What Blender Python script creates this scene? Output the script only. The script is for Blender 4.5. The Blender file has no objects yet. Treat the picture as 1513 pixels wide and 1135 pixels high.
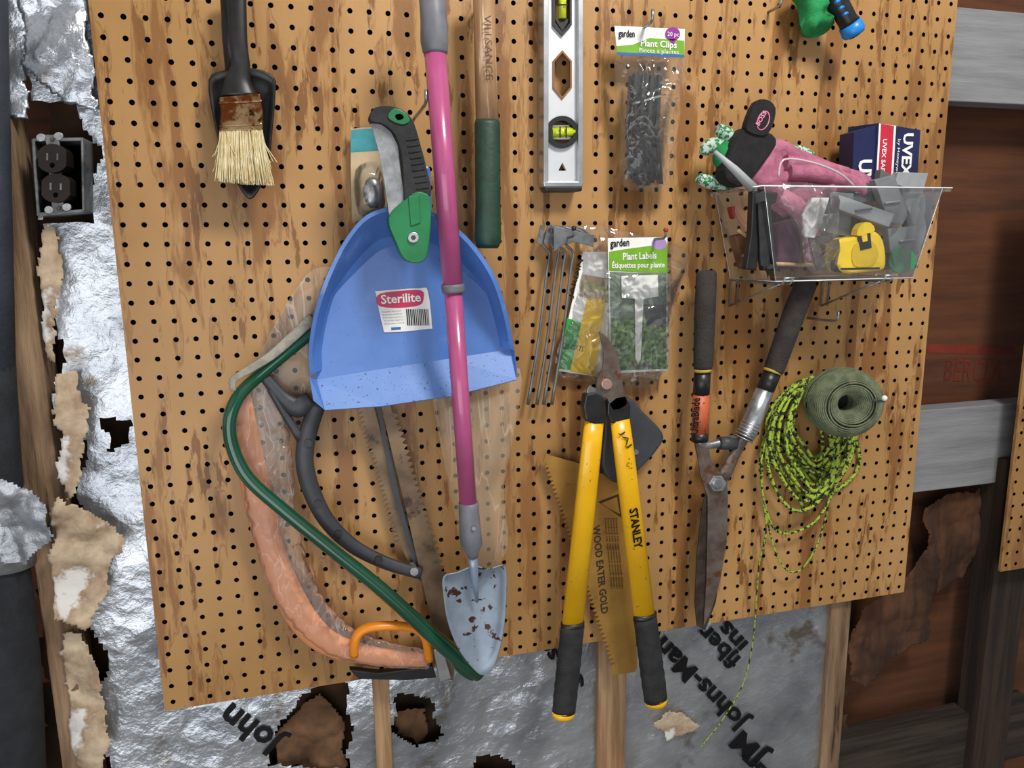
import bpy, bmesh, math, random
from mathutils import Vector, Matrix, noise
random.seed(4)
sc=bpy.context.scene
sc.view_settings.view_transform='Standard'
F=1093.0
vh=Vector((4044,-251,F)); vv=Vector((71,5900,F))
X=vh.normalized(); D=(vv-X*vv.dot(X)).normalized(); N=X.cross(D).normalized()
def ray(u,v): return Vector((u-756.5,v-567.5,F))
def W(u,v,d=0.0):
    r=ray(u,v); t=(1-d)/N.dot(r)
    return Vector((X.dot(r)*t,-d,-D.dot(r)*t))
def RM(u,v,d,rp): return rp*(1-d)/N.dot(ray(u,v))
# camera
cd=bpy.data.cameras.new('camera'); cam=bpy.data.objects.new('camera',cd); sc.collection.objects.link(cam)
R=Vector((X.x,N.x,-D.x)); U=-Vector((X.y,N.y,-D.y)); B=-Vector((X.z,N.z,-D.z))
m=Matrix((R,U,B)).transposed().to_4x4(); m.translation=Vector((0,-1,0)); cam.matrix_world=m
cd.sensor_width=36; cd.lens=F/1513*36; cd.clip_start=.01
sc.camera=cam
# ---------- materials
def lin(c):
    if isinstance(c,str):
        c=c.lstrip('#'); c=[int(c[i:i+2],16)/255 for i in (0,2,4)]
    return tuple(((x/12.92) if x<=.04045 else ((x+.055)/1.055)**2.4) for x in c)+(1,)
def M(name,c,c2=None,sc_=30,pos=(.4,.6),rough=.5,metal=0,bump=0,bsc=200,st=(1,1,1),c3=None,sc3=150,t3=.65,w3=.03,spec=.5,coat=0,st3=(1,1,1),vor=False,c4=None,sc4=10,t4=.6,w4=.05,st4=(1,1,1),ring=None):
    ma=bpy.data.materials.new(name); ma.use_nodes=True; nt=ma.node_tree; p=nt.nodes['Principled BSDF']; L=nt.links.new
    p.inputs['Roughness'].default_value=rough; p.inputs['Metallic'].default_value=metal
    p.inputs['Specular IOR Level'].default_value=spec; p.inputs['Coat Weight'].default_value=coat
    tc=nt.nodes.new('ShaderNodeTexCoord')
    def mp(s):
        q=nt.nodes.new('ShaderNodeMapping'); q.inputs['Scale'].default_value=s; L(tc.outputs['Object'],q.inputs[0]); return q.outputs[0]
    def nz(s,stt,det=6,ro=.6):
        q=nt.nodes.new('ShaderNodeTexNoise'); q.inputs['Scale'].default_value=s; q.inputs['Detail'].default_value=det; q.inputs['Roughness'].default_value=ro; L(mp(stt),q.inputs['Vector']); return q.outputs[0]
    def ramp(src,a,b,ca,cb):
        q=nt.nodes.new('ShaderNodeValToRGB'); q.color_ramp.elements[0].position=a; q.color_ramp.elements[1].position=b
        q.color_ramp.elements[0].color=ca; q.color_ramp.elements[1].color=cb; L(src,q.inputs[0]); return q.outputs[0]
    cc2=tuple(x*.9 for x in lin(c)[:3])+(1,) if c2 is None else lin(c2)
    col=ramp(nz(sc_,st),pos[0],pos[1],lin(c),cc2)
    for cc,s_,t_,w_,stt in ((c3,sc3,t3,w3,st3),(c4,sc4,t4,w4,st4)):
        if cc is not None:
            f=ramp(nz(s_,stt),t_,t_+w_,(0,0,0,1),(1,1,1,1))
            mx=nt.nodes.new('ShaderNodeMixRGB'); L(f,mx.inputs[0]); L(col,mx.inputs[1]); mx.inputs[2].default_value=lin(cc); col=mx.outputs[0]
    for rg in (ring or []):
        rc,rs,rst,rt,rw,ra=rg
        n_=nz(rs,rst,3,.5); sb=nt.nodes.new('ShaderNodeMath'); sb.operation='SUBTRACT'; L(n_,sb.inputs[0]); sb.inputs[1].default_value=rt
        ab=nt.nodes.new('ShaderNodeMath'); ab.operation='ABSOLUTE'; L(sb.outputs[0],ab.inputs[0])
        f=ramp(ab.outputs[0],0,rw,(ra,ra,ra,1),(0,0,0,1)); mx=nt.nodes.new('ShaderNodeMixRGB'); L(f,mx.inputs[0]); L(col,mx.inputs[1]); mx.inputs[2].default_value=lin(rc); col=mx.outputs[0]
    L(col,p.inputs['Base Color'])
    if bump:
        bn=nt.nodes.new('ShaderNodeBump'); bn.inputs['Strength'].default_value=bump; bn.inputs['Distance'].default_value=.003
        if vor:
            vq=nt.nodes.new('ShaderNodeTexVoronoi'); vq.inputs['Scale'].default_value=bsc; vq.feature='F1'
            dn=nt.nodes.new('ShaderNodeTexNoise'); dn.inputs['Scale'].default_value=bsc*.5; L(mp(st),dn.inputs['Vector'])
            ad=nt.nodes.new('ShaderNodeMixRGB'); ad.inputs[0].default_value=.06; L(tc.outputs['Object'],ad.inputs[1]); L(dn.outputs[1],ad.inputs[2]); L(ad.outputs[0],vq.inputs['Vector']); src=vq.outputs[0]
            q=nt.nodes.new('ShaderNodeMath'); q.operation='ADD'; L(src,q.inputs[0]); L(nz(bsc*2,st,6,.6),q.inputs[1]); src=q.outputs[0]
        else: src=nz(bsc,st)
        L(src,bn.inputs['Height']); L(bn.outputs[0],p.inputs['Normal'])
    return ma
def FILM(name,tint='#ffffff',haze=.06,rough=.1,bsc=60,bstr=.8,refl=.8,blend=.3,st=(1,1,1),crease=2.2):
    ma=bpy.data.materials.new(name); ma.use_nodes=True; nt=ma.node_tree; L=nt.links.new
    nt.nodes.remove(nt.nodes['Principled BSDF'])
    df=nt.nodes.new('ShaderNodeBsdfDiffuse'); df.inputs[0].default_value=lin(tint)
    tr=nt.nodes.new('ShaderNodeBsdfTransparent'); tr.inputs[0].default_value=tuple(.9+.1*x for x in lin(tint)[:3])+(1,)
    gl=nt.nodes.new('ShaderNodeBsdfAnisotropic'); gl.inputs['Roughness'].default_value=rough
    tc=nt.nodes.new('ShaderNodeTexCoord'); mpp=nt.nodes.new('ShaderNodeMapping'); mpp.inputs['Scale'].default_value=st; L(tc.outputs['Object'],mpp.inputs[0])
    nz=nt.nodes.new('ShaderNodeTexNoise'); nz.inputs['Scale'].default_value=bsc; nz.inputs['Detail'].default_value=2; nz.inputs['Distortion'].default_value=.5; L(mpp.outputs[0],nz.inputs['Vector'])
    sb=nt.nodes.new('ShaderNodeMath'); sb.operation='SUBTRACT'; L(nz.outputs[0],sb.inputs[0]); sb.inputs[1].default_value=.5
    ab=nt.nodes.new('ShaderNodeMath'); ab.operation='ABSOLUTE'; L(sb.outputs[0],ab.inputs[0])
    bn=nt.nodes.new('ShaderNodeBump'); bn.inputs['Strength'].default_value=bstr; bn.inputs['Distance'].default_value=.02; L(ab.outputs[0],bn.inputs['Height']); L(bn.outputs[0],gl.inputs['Normal'])
    mr=nt.nodes.new('ShaderNodeMapRange'); mr.inputs[1].default_value=0; mr.inputs[2].default_value=.012; mr.inputs[3].default_value=haze*crease; mr.inputs[4].default_value=haze; L(ab.outputs[0],mr.inputs[0])
    m1=nt.nodes.new('ShaderNodeMixShader'); L(mr.outputs[0],m1.inputs[0]); L(tr.outputs[0],m1.inputs[1]); L(df.outputs[0],m1.inputs[2])
    lw=nt.nodes.new('ShaderNodeLayerWeight'); lw.inputs[0].default_value=blend; L(bn.outputs[0],lw.inputs['Normal'])
    ml=nt.nodes.new('ShaderNodeMath'); ml.operation='MULTIPLY'; ml.inputs[1].default_value=refl; L(lw.outputs['Fresnel'],ml.inputs[0])
    m2=nt.nodes.new('ShaderNodeMixShader'); L(ml.outputs[0],m2.inputs[0]); L(m1.outputs[0],m2.inputs[1]); L(gl.outputs[0],m2.inputs[2]); L(m2.outputs[0],nt.nodes['Material Output'].inputs[0])
    return ma
peg=M('hardboard','#b58b58','#9c7442',4,(.35,.68),rough=.4,bump=.1,bsc=300,st=(1,1,.6),c3='#8a5f33',sc3=9,t3=.53,w3=.05,st3=(2.4,1,.4),spec=.4,
  c4='#80562d',sc4=22,t4=.58,w4=.03,st4=(2,1,.4),ring=[('#6d4422',9,(2.4,1,.4),.535,.007,.5),('#774c28',22,(2,1,.4),.585,.008,.4)])
holem=M('recess_shade','#0c0805',rough=1,spec=0)  # near-black colour painted in for the shade inside holes and the outlet box
foilm=M('foil','#c9ced4','#a2a8b0',7,(.4,.62),rough=.27,metal=.8,bump=.9,bsc=26,vor=True,c3='#857c72',sc3=9,t3=.60,w3=.08)
kraft=M('kraft','#7d5b3e','#442c1b',14,(.35,.65),rough=.9,bump=.5,bsc=90)
paperw=M('torn_paper','#c4b196','#84684f',16,(.4,.62),rough=.9,bump=.6,bsc=60,c3='#d2cfca',sc3=14,t3=.56,w3=.05)
wood_raw=M('raw_lumber','#9a7e60','#553d29',12,(.35,.7),rough=.85,bump=.8,bsc=60,st=(4,4,.4),c3='#3a281a',sc3=20,t3=.6,w3=.05,st3=(3,3,.25))
wood_lath=M('lath','#b0906c','#8f6c4a',14,rough=.85,bump=.4,st=(5,5,.3))
darkwood=M('dark_lumber','#3a2a1f','#20150e',12,rough=.9,bump=.5,st=(5,5,.3))
darkwoodh=M('dark_joist','#3e332a','#211812',10,rough=.9,bump=.5,st=(.3,5,5))
greyw=M('grey_painted_lumber','#8d8e90','#6d6f73',10,(.35,.7),rough=.75,bump=.3,bsc=80,st=(.4,4,5),c3='#5d5750',sc3=14,t3=.62,w3=.05,st3=(.4,3,3))
sheath=M('sheathing','#6b3d20','#3f2211',5,(.3,.7),rough=.85,bump=.3,st=(.5,1,6))
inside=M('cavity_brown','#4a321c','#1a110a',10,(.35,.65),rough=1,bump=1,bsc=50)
black=M('black_plastic','#141416','#202022',40,rough=.38)
blackr=M('black_rubber','#1b1b1d','#29292b',60,rough=.75,bump=.4,bsc=500)
foam=M('pipe_foam','#1a1c20','#24272c',30,rough=.9,bump=.5,bsc=300)
foamg=M('pipe_foam_grey','#363c47','#242932',10,rough=.8,bump=.3)
duct=M('duct_tape','#a7abb0','#7e8388',20,rough=.35,metal=.6,bump=1,bsc=40)
pink=M('pink_enamel','#b95688','#a94c7a',8,rough=.28,coat=.4)
grey=M('grey_plastic','#74757d','#66686f',30,rough=.5)
steelb=M('painted_steel_dirty','#8f9cab','#7f8b9a',20,rough=.42,metal=.3,c3='#3d251a',sc3=55,t3=.575,w3=.015,c4='#6b5a50',sc4=25,t4=.6,w4=.1)
steelclean=M('painted_steel','#93a3b8','#8391a5',20,rough=.35,metal=.4)
blue=M('blue_plastic','#547fc6','#4872b8',9,rough=.38,c3='#2a3f6c',sc3=300,t3=.66,w3=.02,c4='#6c8fcb',sc4=14,t4=.58,w4=.15,coat=.15)
bluel=M('blue_plastic_lip','#6b8fcd','#5f83c2',9,rough=.5,c3='#2c3a5a',sc3=300,t3=.63,w3=.02)
white=M('white_print','#efefec','#e4e4e0',30,rough=.5)
magenta=M('magenta_print','#c9265a',rough=.4)
ink=M('black_ink','#111113',rough=.6,spec=.2)
greyink=M('grey_ink','#77787c',rough=.6)
purple=M('purple_print','#8a2b8e',rough=.4)
lime=M('lime_print','#76ad2b','#6da027',30,rough=.4)
bluep=M('blue_print','#2c62a8',rough=.4)
plantp=M('plant_print','#23481f','#7da05e',160,(.4,.6),rough=.45)
yellowp=M('yellow_print','#f0c81e',rough=.4)
ringy=M('worn_yellow_ring','#b59a35',rough=.6)
greenp=M('green_print','#2f9a3e',rough=.4)
yellow=M('yellow_enamel','#f2bb0e','#e8ae08',10,rough=.32,coat=.3,c3='#8a6a1c',sc3=120,t3=.66,w3=.03)
steel=M('steel','#b2b4b6','#8a8c8e',40,rough=.35,metal=.75,bump=.1)
boxsteel=M('box_steel','#7c7f80','#484b4c',40,rough=.55,metal=.6)
chrome=M('galvanised','#c2c5c8','#9a9da0',60,(.4,.6),rough=.3,metal=.8)
rust=M('rusty_steel','#7a7068','#5a4a40',40,(.35,.65),rough=.45,metal=.5,c3='#6b4128',sc3=60,t3=.58,w3=.06)
bladem=M('saw_blade','#80694f','#5c4938',22,(.35,.65),rough=.4,metal=.4,c3='#3d2f23',sc3=34,t3=.6,w3=.08)
darksteel=M('dark_blade','#4c4238','#332a22',30,rough=.5,metal=.4)
rustf=M('rusty_ferrule','#a58a64','#8a6844',12,(.4,.6),rough=.3,metal=.9,bump=.15,bsc=80,c3='#6b3718',sc3=26,t3=.50,w3=.05,c4='#3a1f10',sc4=45,t4=.57,w4=.04)
bristle=M('bristle','#efe2ba','#d8c48f',60,rough=.7)
alu=M('aluminium','#c9cbce','#b3b6b9',30,rough=.3,metal=.8)
aluw=M('aluminium_web','#dcdee1','#cdd0d3',8,rough=.4,metal=.4)
vial=M('vial_liquid','#cfe02a','#c2d420',30,rough=.1,coat=1)
orangebr=M('cutout_edge','#8a5a2e',rough=.6)
woodh=M('ash_handle','#ad8862','#7f5c3c',14,(.35,.7),rough=.55,bump=.2,st=(6,6,.5),c3='#c9ad90',sc3=20,t3=.58,w3=.06,st3=(6,6,.4))
greend=M('dark_green_grip','#22402f','#1b3527',40,rough=.5,bump=.2)
greens=M('green_plastic','#177a45','#136c3c',30,rough=.4)
greent=M('green_enamel_tube','#0e4c35','#0b402b',10,rough=.22,coat=.6)
gwire=M('grey_coated_wire','#7c7f81','#636668',50,rough=.45,metal=.4)
film=FILM('clear_film',haze=.035,bsc=26,refl=1,blend=.35,rough=.1,bstr=.8,crease=3)
filmd=FILM('wrinkled_sleeve','#ffffff',.06,.1,26,.55,.75,.27,st=(1.3,1,.6),crease=3.5)
filmt=FILM('wrinkled_bag','#ffffff',.08,.1,18,.55,.75,.27,st=(1.5,1,.6),crease=3.5)
filmy=FILM('yellowed_bag','#efe0c8',.20,.14,11,.45,.6,.25,st=(2.5,1,.35),crease=2)
clip=M('dark_green_clip','#0f1a16','#1c2c26',60,rough=.2,coat=.5)
orange=M('orange_tube','#de9362','#d08656',6,rough=.4)
orangeb=M('bright_orange','#e88a18',rough=.35)
dgrey=M('charcoal_plastic','#3a3d42','#33363a',30,rough=.5)
gold=M('gold_blade','#b48b44','#977137',14,(.35,.65),rough=.36,metal=.3,c3='#7a5a30',sc3=30,t3=.62,w3=.1)
goldp=M('blade_print','#33261a',rough=.5)
greygrip=M('worn_brown_grip','#3b3431','#2f2927',50,rough=.85,bump=.6,bsc=350)
orlab=M('orange_label','#c4623c','#b35230',30,rough=.5,c3='#3a2a24',sc3=90,t3=.6,w3=.04)
copper=M('copper_bolt','#d2a898',rough=.3,metal=.6)
twine=M('jute_green','#727a5e','#586049',60,rough=.95,bump=.5,bsc=600)
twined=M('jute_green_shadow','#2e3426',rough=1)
rope=M('paracord','#a5bd3e','#93aa37',60,rough=.75,c3='#1a2216',sc3=150,t3=.51,w3=.02)
pinkf=M('pink_fabric','#b87088','#a05a76',50,rough=.9,bump=.5,bsc=400)
blackf=M('black_fabric','#151416','#1f1d20',60,rough=.95,bump=.4,bsc=400)
dotf=M('dotted_glove','#c5d2c8','#b0c0b4',30,rough=.9,c3='#1f7a44',sc3=190,t3=.50,w3=.02)
greenf=M('green_fabric','#1e8a4c','#15733c',30,rough=.9,bump=.5,bsc=300)
navy=M('navy_card','#1b2350','#171e45',30,rough=.4)
redc=M('red_card','#c3243c',rough=.4)
binm=FILM('clear_bin_plastic','#eef2f4',.022,.05,5,.15,.8,.32,crease=1.5)
tapey=M('tape_yellow','#f2cf1c','#e8c414',30,rough=.35,coat=.3)
pvcg=M('grey_bracket','#868a8c','#74787b',20,rough=.4,metal=.2)
tealc=M('teal_card','#3f97a0','#2f8189',30,rough=.5)
beigec=M('beige_card','#bda987','#a69470',20,rough=.6)
brownplug=M('brown_bakelite','#231a15','#1a1410',30,rough=.6,spec=.25)
redt=M('red_tip','#b02a2a',rough=.4)
cyanp=M('cyan_plastic','#1d86d6',rough=.35)
strapm=M('grey_strap','#a09d90','#858276',60,rough=.95,bump=.4,bsc=500)
stickw=M('pale_wood','#c7a67a','#a9875c',30,rough=.8,st=(4,4,1))
concrete=M('concrete','#8a8782','#716e69',6,rough=.95)
stampred=M('faded_red_stamp','#7c2a18','#5c1c10',12,rough=.85)
clearedge=M('clear_edge','#dfe5e6',rough=.1)
# ---------- geometry helpers
def cr(pts,sub,closed=False):
    pts=[tuple(p) for p in pts]; n=len(pts); out=[]
    rng=range(n) if closed else range(n-1)
    for i in rng:
        if closed: a,b,c,d=pts[(i-1)%n],pts[i],pts[(i+1)%n],pts[(i+2)%n]
        else: a,b,c,d=pts[max(i-1,0)],pts[i],pts[i+1],pts[min(i+2,n-1)]
        for k in range(sub):
            t=k/sub
            out.append(tuple(.5*((2*q)+(-p+r)*t+(2*p-5*q+4*r-s)*t*t+(-p+3*q-3*r+s)*t**3) for p,q,r,s in zip(a,b,c,d)))
    if not closed: out.append(pts[-1])
    return out
def crump(q,f):
    d=noise.voronoi(q*f)[0]; e=noise.voronoi(q*f*2.3+Vector((3,1,7)))[0]
    return d[0]*.8+e[0]*.35-.5
_tc={}
def tmesh(s,off):
    if (s,off) in _tc: return _tc[(s,off)]
    cu=bpy.data.curves.new('t','FONT'); cu.body=s; cu.resolution_u=2; cu.offset=off
    ob=bpy.data.objects.new('t',cu); sc.collection.objects.link(ob)
    dg=bpy.context.evaluated_depsgraph_get(); me=bpy.data.meshes.new_from_object(ob.evaluated_get(dg))
    r=([v.co.copy() for v in me.vertices],[tuple(p.vertices) for p in me.polygons])
    bpy.data.objects.remove(ob); bpy.data.curves.remove(cu); bpy.data.meshes.remove(me)
    _tc[(s,off)]=r; return r
class MB:
    def __init__(s): s.v=[];s.f=[];s.m=[];s.sm=[];s.mats=[]
    def add(s,vs,fs,mat,smooth=False):
        if mat not in s.mats: s.mats.append(mat)
        k=s.mats.index(mat); b=len(s.v); s.v+= [Vector(v) for v in vs]
        for f in fs: s.f.append([b+i for i in f]); s.m.append(k); s.sm.append(smooth)
    def poly(s,pts,d,th,mat,smooth=False):
        fr=[W(p[0],p[1],(p[2] if len(p)>2 else d)) for p in pts]; n=len(fr)
        if th<=0: s.add(fr,[list(range(n))],mat); return
        bk=[p+Vector((0,th,0)) for p in fr]
        fs=[list(range(n)),list(range(2*n-1,n-1,-1))]+[[i,(i+1)%n,n+(i+1)%n,n+i] for i in range(n)]
        s.add(fr+bk,fs,mat,smooth)
    def sweep(s,P,rad,mat,n=12,flat=1,caps=True,smooth=True,closed=False,ref=None):
        k=len(P); 
        if not hasattr(rad,'__len__'): rad=[rad]*k
        T=[]
        for i in range(k):
            a=P[(i-1)%k] if closed else P[max(i-1,0)]; b=P[(i+1)%k] if closed else P[min(i+1,k-1)]
            t=(b-a); T.append(t.normalized() if t.length>1e-9 else Vector((0,0,1)))
        nr=Vector(ref) if ref else Vector((0,1,0))
        if abs(nr.dot(T[0]))>.9: nr=Vector((0,0,1)) if abs(T[0].z)<.9 else Vector((1,0,0))
        vs=[]
        for i in range(k):
            nr=(nr-T[i]*nr.dot(T[i])); nr=nr.normalized() if nr.length>1e-6 else Vector((1,0,0))
            sd=T[i].cross(nr)
            for j in range(n):
                a=2*math.pi*j/n; vs.append(P[i]+sd*math.cos(a)*rad[i]+nr*math.sin(a)*rad[i]*flat)
        fs=[]
        for i in range(k if closed else k-1):
            for j in range(n):
                a=i*n+j;b=i*n+(j+1)%n;i2=(i+1)%k; fs.append([a,b,i2*n+(j+1)%n,i2*n+j])
        s.add(vs,fs,mat,smooth)
        if caps and not closed:
            b=len(s.v)-len(vs); kk=s.mats.index(mat)
            s.f.append([b+j for j in range(n)][::-1]); s.m.append(kk); s.sm.append(False)
            s.f.append([b+(k-1)*n+j for j in range(n)]); s.m.append(kk); s.sm.append(False)
    def sw(s,pts,mat,n=12,flat=1,sub=0,**kw):
        if sub: pts=cr(pts,sub,kw.get('closed',False))
        s.sweep([W(p[0],p[1],p[2]) for p in pts],[RM(p[0],p[1],p[2],p[3]) for p in pts],mat,n,flat,**kw)
    def rings(s,rs,mat,cap=True,smooth=True,capstart=False):
        n=len(rs[0]); vs=[p for r in rs for p in r]; fs=[]
        for i in range(len(rs)-1):
            for j in range(n): fs.append([i*n+j,i*n+(j+1)%n,(i+1)*n+(j+1)%n,(i+1)*n+j])
        if cap:
            c=sum(rs[-1],Vector())/n; vs.append(c); b=(len(rs)-1)*n
            for j in range(n): fs.append([b+j,b+(j+1)%n,len(vs)-1])
        if capstart:
            c=sum(rs[0],Vector())/n; vs.append(c)
            for j in range(n): fs.append([(j+1)%n,j,len(vs)-1])
        s.add(vs,fs,mat,smooth)
    def pillow(s,outl,d,mat,h,steps=6,sub=3,amp=0,freq=40,back=0,seed=0,ctr=None):
        pts=cr([p[:2] for p in outl],sub,True) if sub>1 else outl
        if ctr is None: ctr=(sum(p[0] for p in pts)/len(pts),sum(p[1] for p in pts)/len(pts))
        def ring(t,hh,sg):
            r=[]
            for p in pts:
                q=W(ctr[0]+(p[0]-ctr[0])*t,ctr[1]+(p[1]-ctr[1])*t,d)
                q.y-=hh*sg*math.sqrt(max(0,1-t*t)); 
                if amp: q.y+=amp*noise.noise(q*freq+Vector((seed,sg*9,0)))*2*(1 if t<.99 else .3)
                r.append(q)
            return r
        ts=[1-.97*(k/steps)**1.2 for k in range(steps+1)]
        rs=[ring(t,h,1) for t in ts]
        if back: rs=[ring(t,back,-1) for t in reversed(ts)]+rs
        s.rings(rs,mat,True,True,bool(back))
    def box(s,c,sz,mat,rot=None):
        c=Vector(c); vs=[]
        for x in (-.5,.5):
            for y in (-.5,.5):
                for z in (-.5,.5):
                    v=Vector((x*sz[0],y*sz[1],z*sz[2])); 
                    if rot: v=rot@v
                    vs.append(c+v)
        s.add(vs,[(0,1,3,2),(4,6,7,5),(0,4,5,1),(2,3,7,6),(0,2,6,4),(1,5,7,3)],mat)
    def ell(s,u,v,ru,rv,d,th,mat,n=28,ang=0):
        ca,sa=math.cos(ang),math.sin(ang)
        s.poly([(u+ru*math.cos(a)*ca-rv*math.sin(a)*sa,v+ru*math.cos(a)*sa+rv*math.sin(a)*ca) for a in [2*math.pi*i/n for i in range(n)]],d,th,mat)
    def ball(s,c,r,mat,n=14,mm=9):
        if not hasattr(r,'__len__'): r=(r,r,r)
        rs=[]
        for i in range(1,mm):
            t=math.pi*i/mm; rs.append([Vector(c)+Vector((r[0]*math.sin(t)*math.cos(2*math.pi*j/n),r[1]*math.sin(t)*math.sin(2*math.pi*j/n),r[2]*math.cos(t))) for j in range(n)])
        s.rings(rs,mat,True,True,True)
    def text(s,st,p0,p1,h,d,mat,surf=None,off=0.0):
        vs,fs=tmesh(st,off)
        if not vs: return
        a=W(p0[0],p0[1],d); b=W(p1[0],p1[1],d); w=max(v.x for v in vs); bx=(b-a); L=bx.length; bx.normalize(); up=Vector((-bx.z,0,bx.x))
        hs=RM(p0[0],p0[1],d,h)/.7
        out=[]
        for v in vs:
            q=a+bx*(v.x/w*L)+up*(v.y*hs)
            if surf: q.y=surf(q.x,q.z)-.003
            out.append(q)
        s.add(out,fs,mat)
    def patch(s,outl,d,mat,cell=.005,amp=.004,freq=18,seed=0,smooth=True):
        P=[W(p[0],p[1],d) for p in outl]; xs=[p.x for p in P]; zs=[p.z for p in P]
        nx=int((max(xs)-min(xs))/cell)+2; nz=int((max(zs)-min(zs))/cell)+2; idx={}; vs=[]; fs=[]
        pol=[(p.x,p.z) for p in P]
        def gv(i,j):
            if (i,j) not in idx:
                x=min(xs)+i*cell; z=min(zs)+j*cell
                q=Vector((x,seed,z)); 
                y=-d+amp*(noise.noise(q*freq*.6)*1.2+crump(q,freq)*1.6)
                x+=cell*.7*noise.noise(q*150); z+=cell*.7*noise.noise(q*150+Vector((5,5,5)))
                idx[(i,j)]=len(vs); vs.append(Vector((x,y,z)))
            return idx[(i,j)]
        for i in range(nx):
            for j in range(nz):
                x=min(xs)+(i+.5)*cell; z=min(zs)+(j+.5)*cell
                q=Vector((x,0,z)); jx=x+.004*noise.noise(q*90)+.014*noise.noise(q*22); jz=z+.005*noise.noise(q*60+Vector((9,0,0)))
                if inpoly(jx,jz,pol): fs.append([gv(i,j),gv(i+1,j),gv(i+1,j+1),gv(i,j+1)])
        s.add(vs,fs,mat,smooth)
    def obj(s,name,parent=None,label=None,category=None,bevel=0,kind=None,group=None,solid=0,segs=2):
        me=bpy.data.meshes.new(name)
        if parent is not None: c=Vector(parent['o'])
        else:
            c=Vector((sum(v.x for v in s.v),sum(v.y for v in s.v),sum(v.z for v in s.v)))/len(s.v)
        me.from_pydata([v-c for v in s.v],[],s.f)
        for mt in s.mats: me.materials.append(mt)
        for p,k,q in zip(me.polygons,s.m,s.sm): p.material_index=k; p.use_smooth=q
        bm=bmesh.new(); bm.from_mesh(me); bmesh.ops.recalc_face_normals(bm,faces=bm.faces); bm.to_mesh(me); bm.free(); me.update()
        ob=bpy.data.objects.new(name,me); sc.collection.objects.link(ob)
        if parent is not None: ob.parent=parent
        else: ob.location=c
        if label: ob['label']=label
        if category: ob['category']=category
        if kind: ob['kind']=kind
        if group: ob['group']=group
        if solid:
            md=ob.modifiers.new('s','SOLIDIFY'); md.thickness=solid
        if bevel:
            md=ob.modifiers.new('b','BEVEL'); md.width=bevel; md.segments=segs; md.limit_method='ANGLE'; md.angle_limit=math.radians(40)
        return ob
def inpoly(x,y,pol):
    c=False; n=len(pol); j=n-1
    for i in range(n):
        xi,yi=pol[i]; xj,yj=pol[j]
        if (yi>y)!=(yj>y) and x<(xj-xi)*(y-yi)/(yj-yi)+xi: c=not c
        j=i
    return c
def thing(name,label,category,at,group=None):
    e=bpy.data.objects.new(name,None); sc.collection.objects.link(e); o=W(*at); e.location=o; e['o']=tuple(o); e.empty_display_size=.02
    e['label']=label; e['category']=category
    if group: e['group']=group
    return e
def teeth(p0,p1,n,a):
    out=[]; dx,dy=(p1[0]-p0[0]),(p1[1]-p0[1]); L=math.hypot(dx,dy); nx,ny=-dy/L,dx/L
    for i in range(n):
        t=i/n; out.append((p0[0]+dx*t,p0[1]+dy*t)); t=(i+.5)/n; out.append((p0[0]+dx*t+nx*a,p0[1]+dy*t+ny*a))
    out.append(p1); return out
# ---------- setting
def pegboard(x0,x1,z0,z1,nc,nr,label,yf=0):
    m=MB(); cw=(x1-x0)/nc; ch=(z1-z0)/nr; r=.0034; th=.005
    vs=[];fs=[];cv=[];cf=[]
    for i in range(nc):
        for j in range(nr):
            cx=x0+(i+.5)*cw; cz=z0+(j+.5)*ch; b=len(vs)
            for k in range(8):
                a=k*math.pi/4; c_,s_=math.cos(a),math.sin(a); mxx=max(abs(c_),abs(s_))
                vs.append((cx+c_/mxx*cw/2,yf,cz+s_/mxx*ch/2))
            for k in range(8):
                a=k*math.pi/4; vs.append((cx+math.cos(a)*r,yf,cz+math.sin(a)*r))
            for k in range(8):
                a=k*math.pi/4; vs.append((cx+math.cos(a)*r,yf+th*.95,cz+math.sin(a)*r))
            for k in range(8):
                q=(k+1)%8; fs.append([b+k,b+q,b+8+q,b+8+k])
            c=len(cv)
            for k in range(8): cv.append(vs[b+8+k])
            for k in range(8): cv.append(vs[b+16+k])
            for k in range(8): cf.append([c+k,c+(k+1)%8,c+8+(k+1)%8,c+8+k])
            cf.append([c+8+k for k in range(8)])
    m.add(vs,fs,peg); m.add(cv,cf,holem)
    m.add([(x0,yf,z0),(x1,yf,z0),(x1,yf,z1),(x0,yf,z1),(x0,yf+th,z0),(x1,yf+th,z0),(x1,yf+th,z1),(x0,yf+th,z1)],[(0,1,5,4),(1,2,6,5),(2,3,7,6),(3,0,4,7),(4,5,6,7)],peg)
    ob=m.obj('pegboard',label=label,category='pegboard'); return ob
XL=W(130,0).x; XR=W(1415,0).x; ZB=W(243,1048).z
pegboard(XL,XR,ZB-.003,ZB-.003+1.2192,52,52,'large tan perforated hardboard panel with water stains, hung with tools')
xs=W(1478,845).x; zb=W(1478,845).z
pegboard(xs,xs+.2529,zb,zb+.76,11,33,'narrow tan perforated hardboard panel beside the open stud bay')
m=MB(); m.box((.6,.14,.1),(3.2,.02,3.2),sheath)
m.text('BERCLA',(1392,562),(1480,566),34,-.129,stampred)
m.poly([(1370,508),(1500,512),(1500,525),(1370,521)],-.1295,.0003,stampred)
m.obj('wall_back',kind='structure')
m=MB(); m.box((.6,-.9,-1.51),(3.2,2.2,.02),concrete); m.obj('floor',kind='structure')
def plank(name,u,v0,v1,dep,x0,x1,mat,th=.04):
    a=W(u,v0,-dep).z; b=W(u,v1,-dep).z; m=MB(); m.box(((x0+x1)/2,dep+th/2,(a+b)/2),(x1-x0,th,abs(a-b)),mat); m.obj(name,kind='structure',bevel=.002)
plank('trim_1',1460,14,152,.05,.9,1.45,greyw)
plank('trim_2',1420,602,720,.05,.9,1.33,greyw)
plank('trim_3',1340,1075,1160,.05,.78,1.4,darkwoodh)
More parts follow.
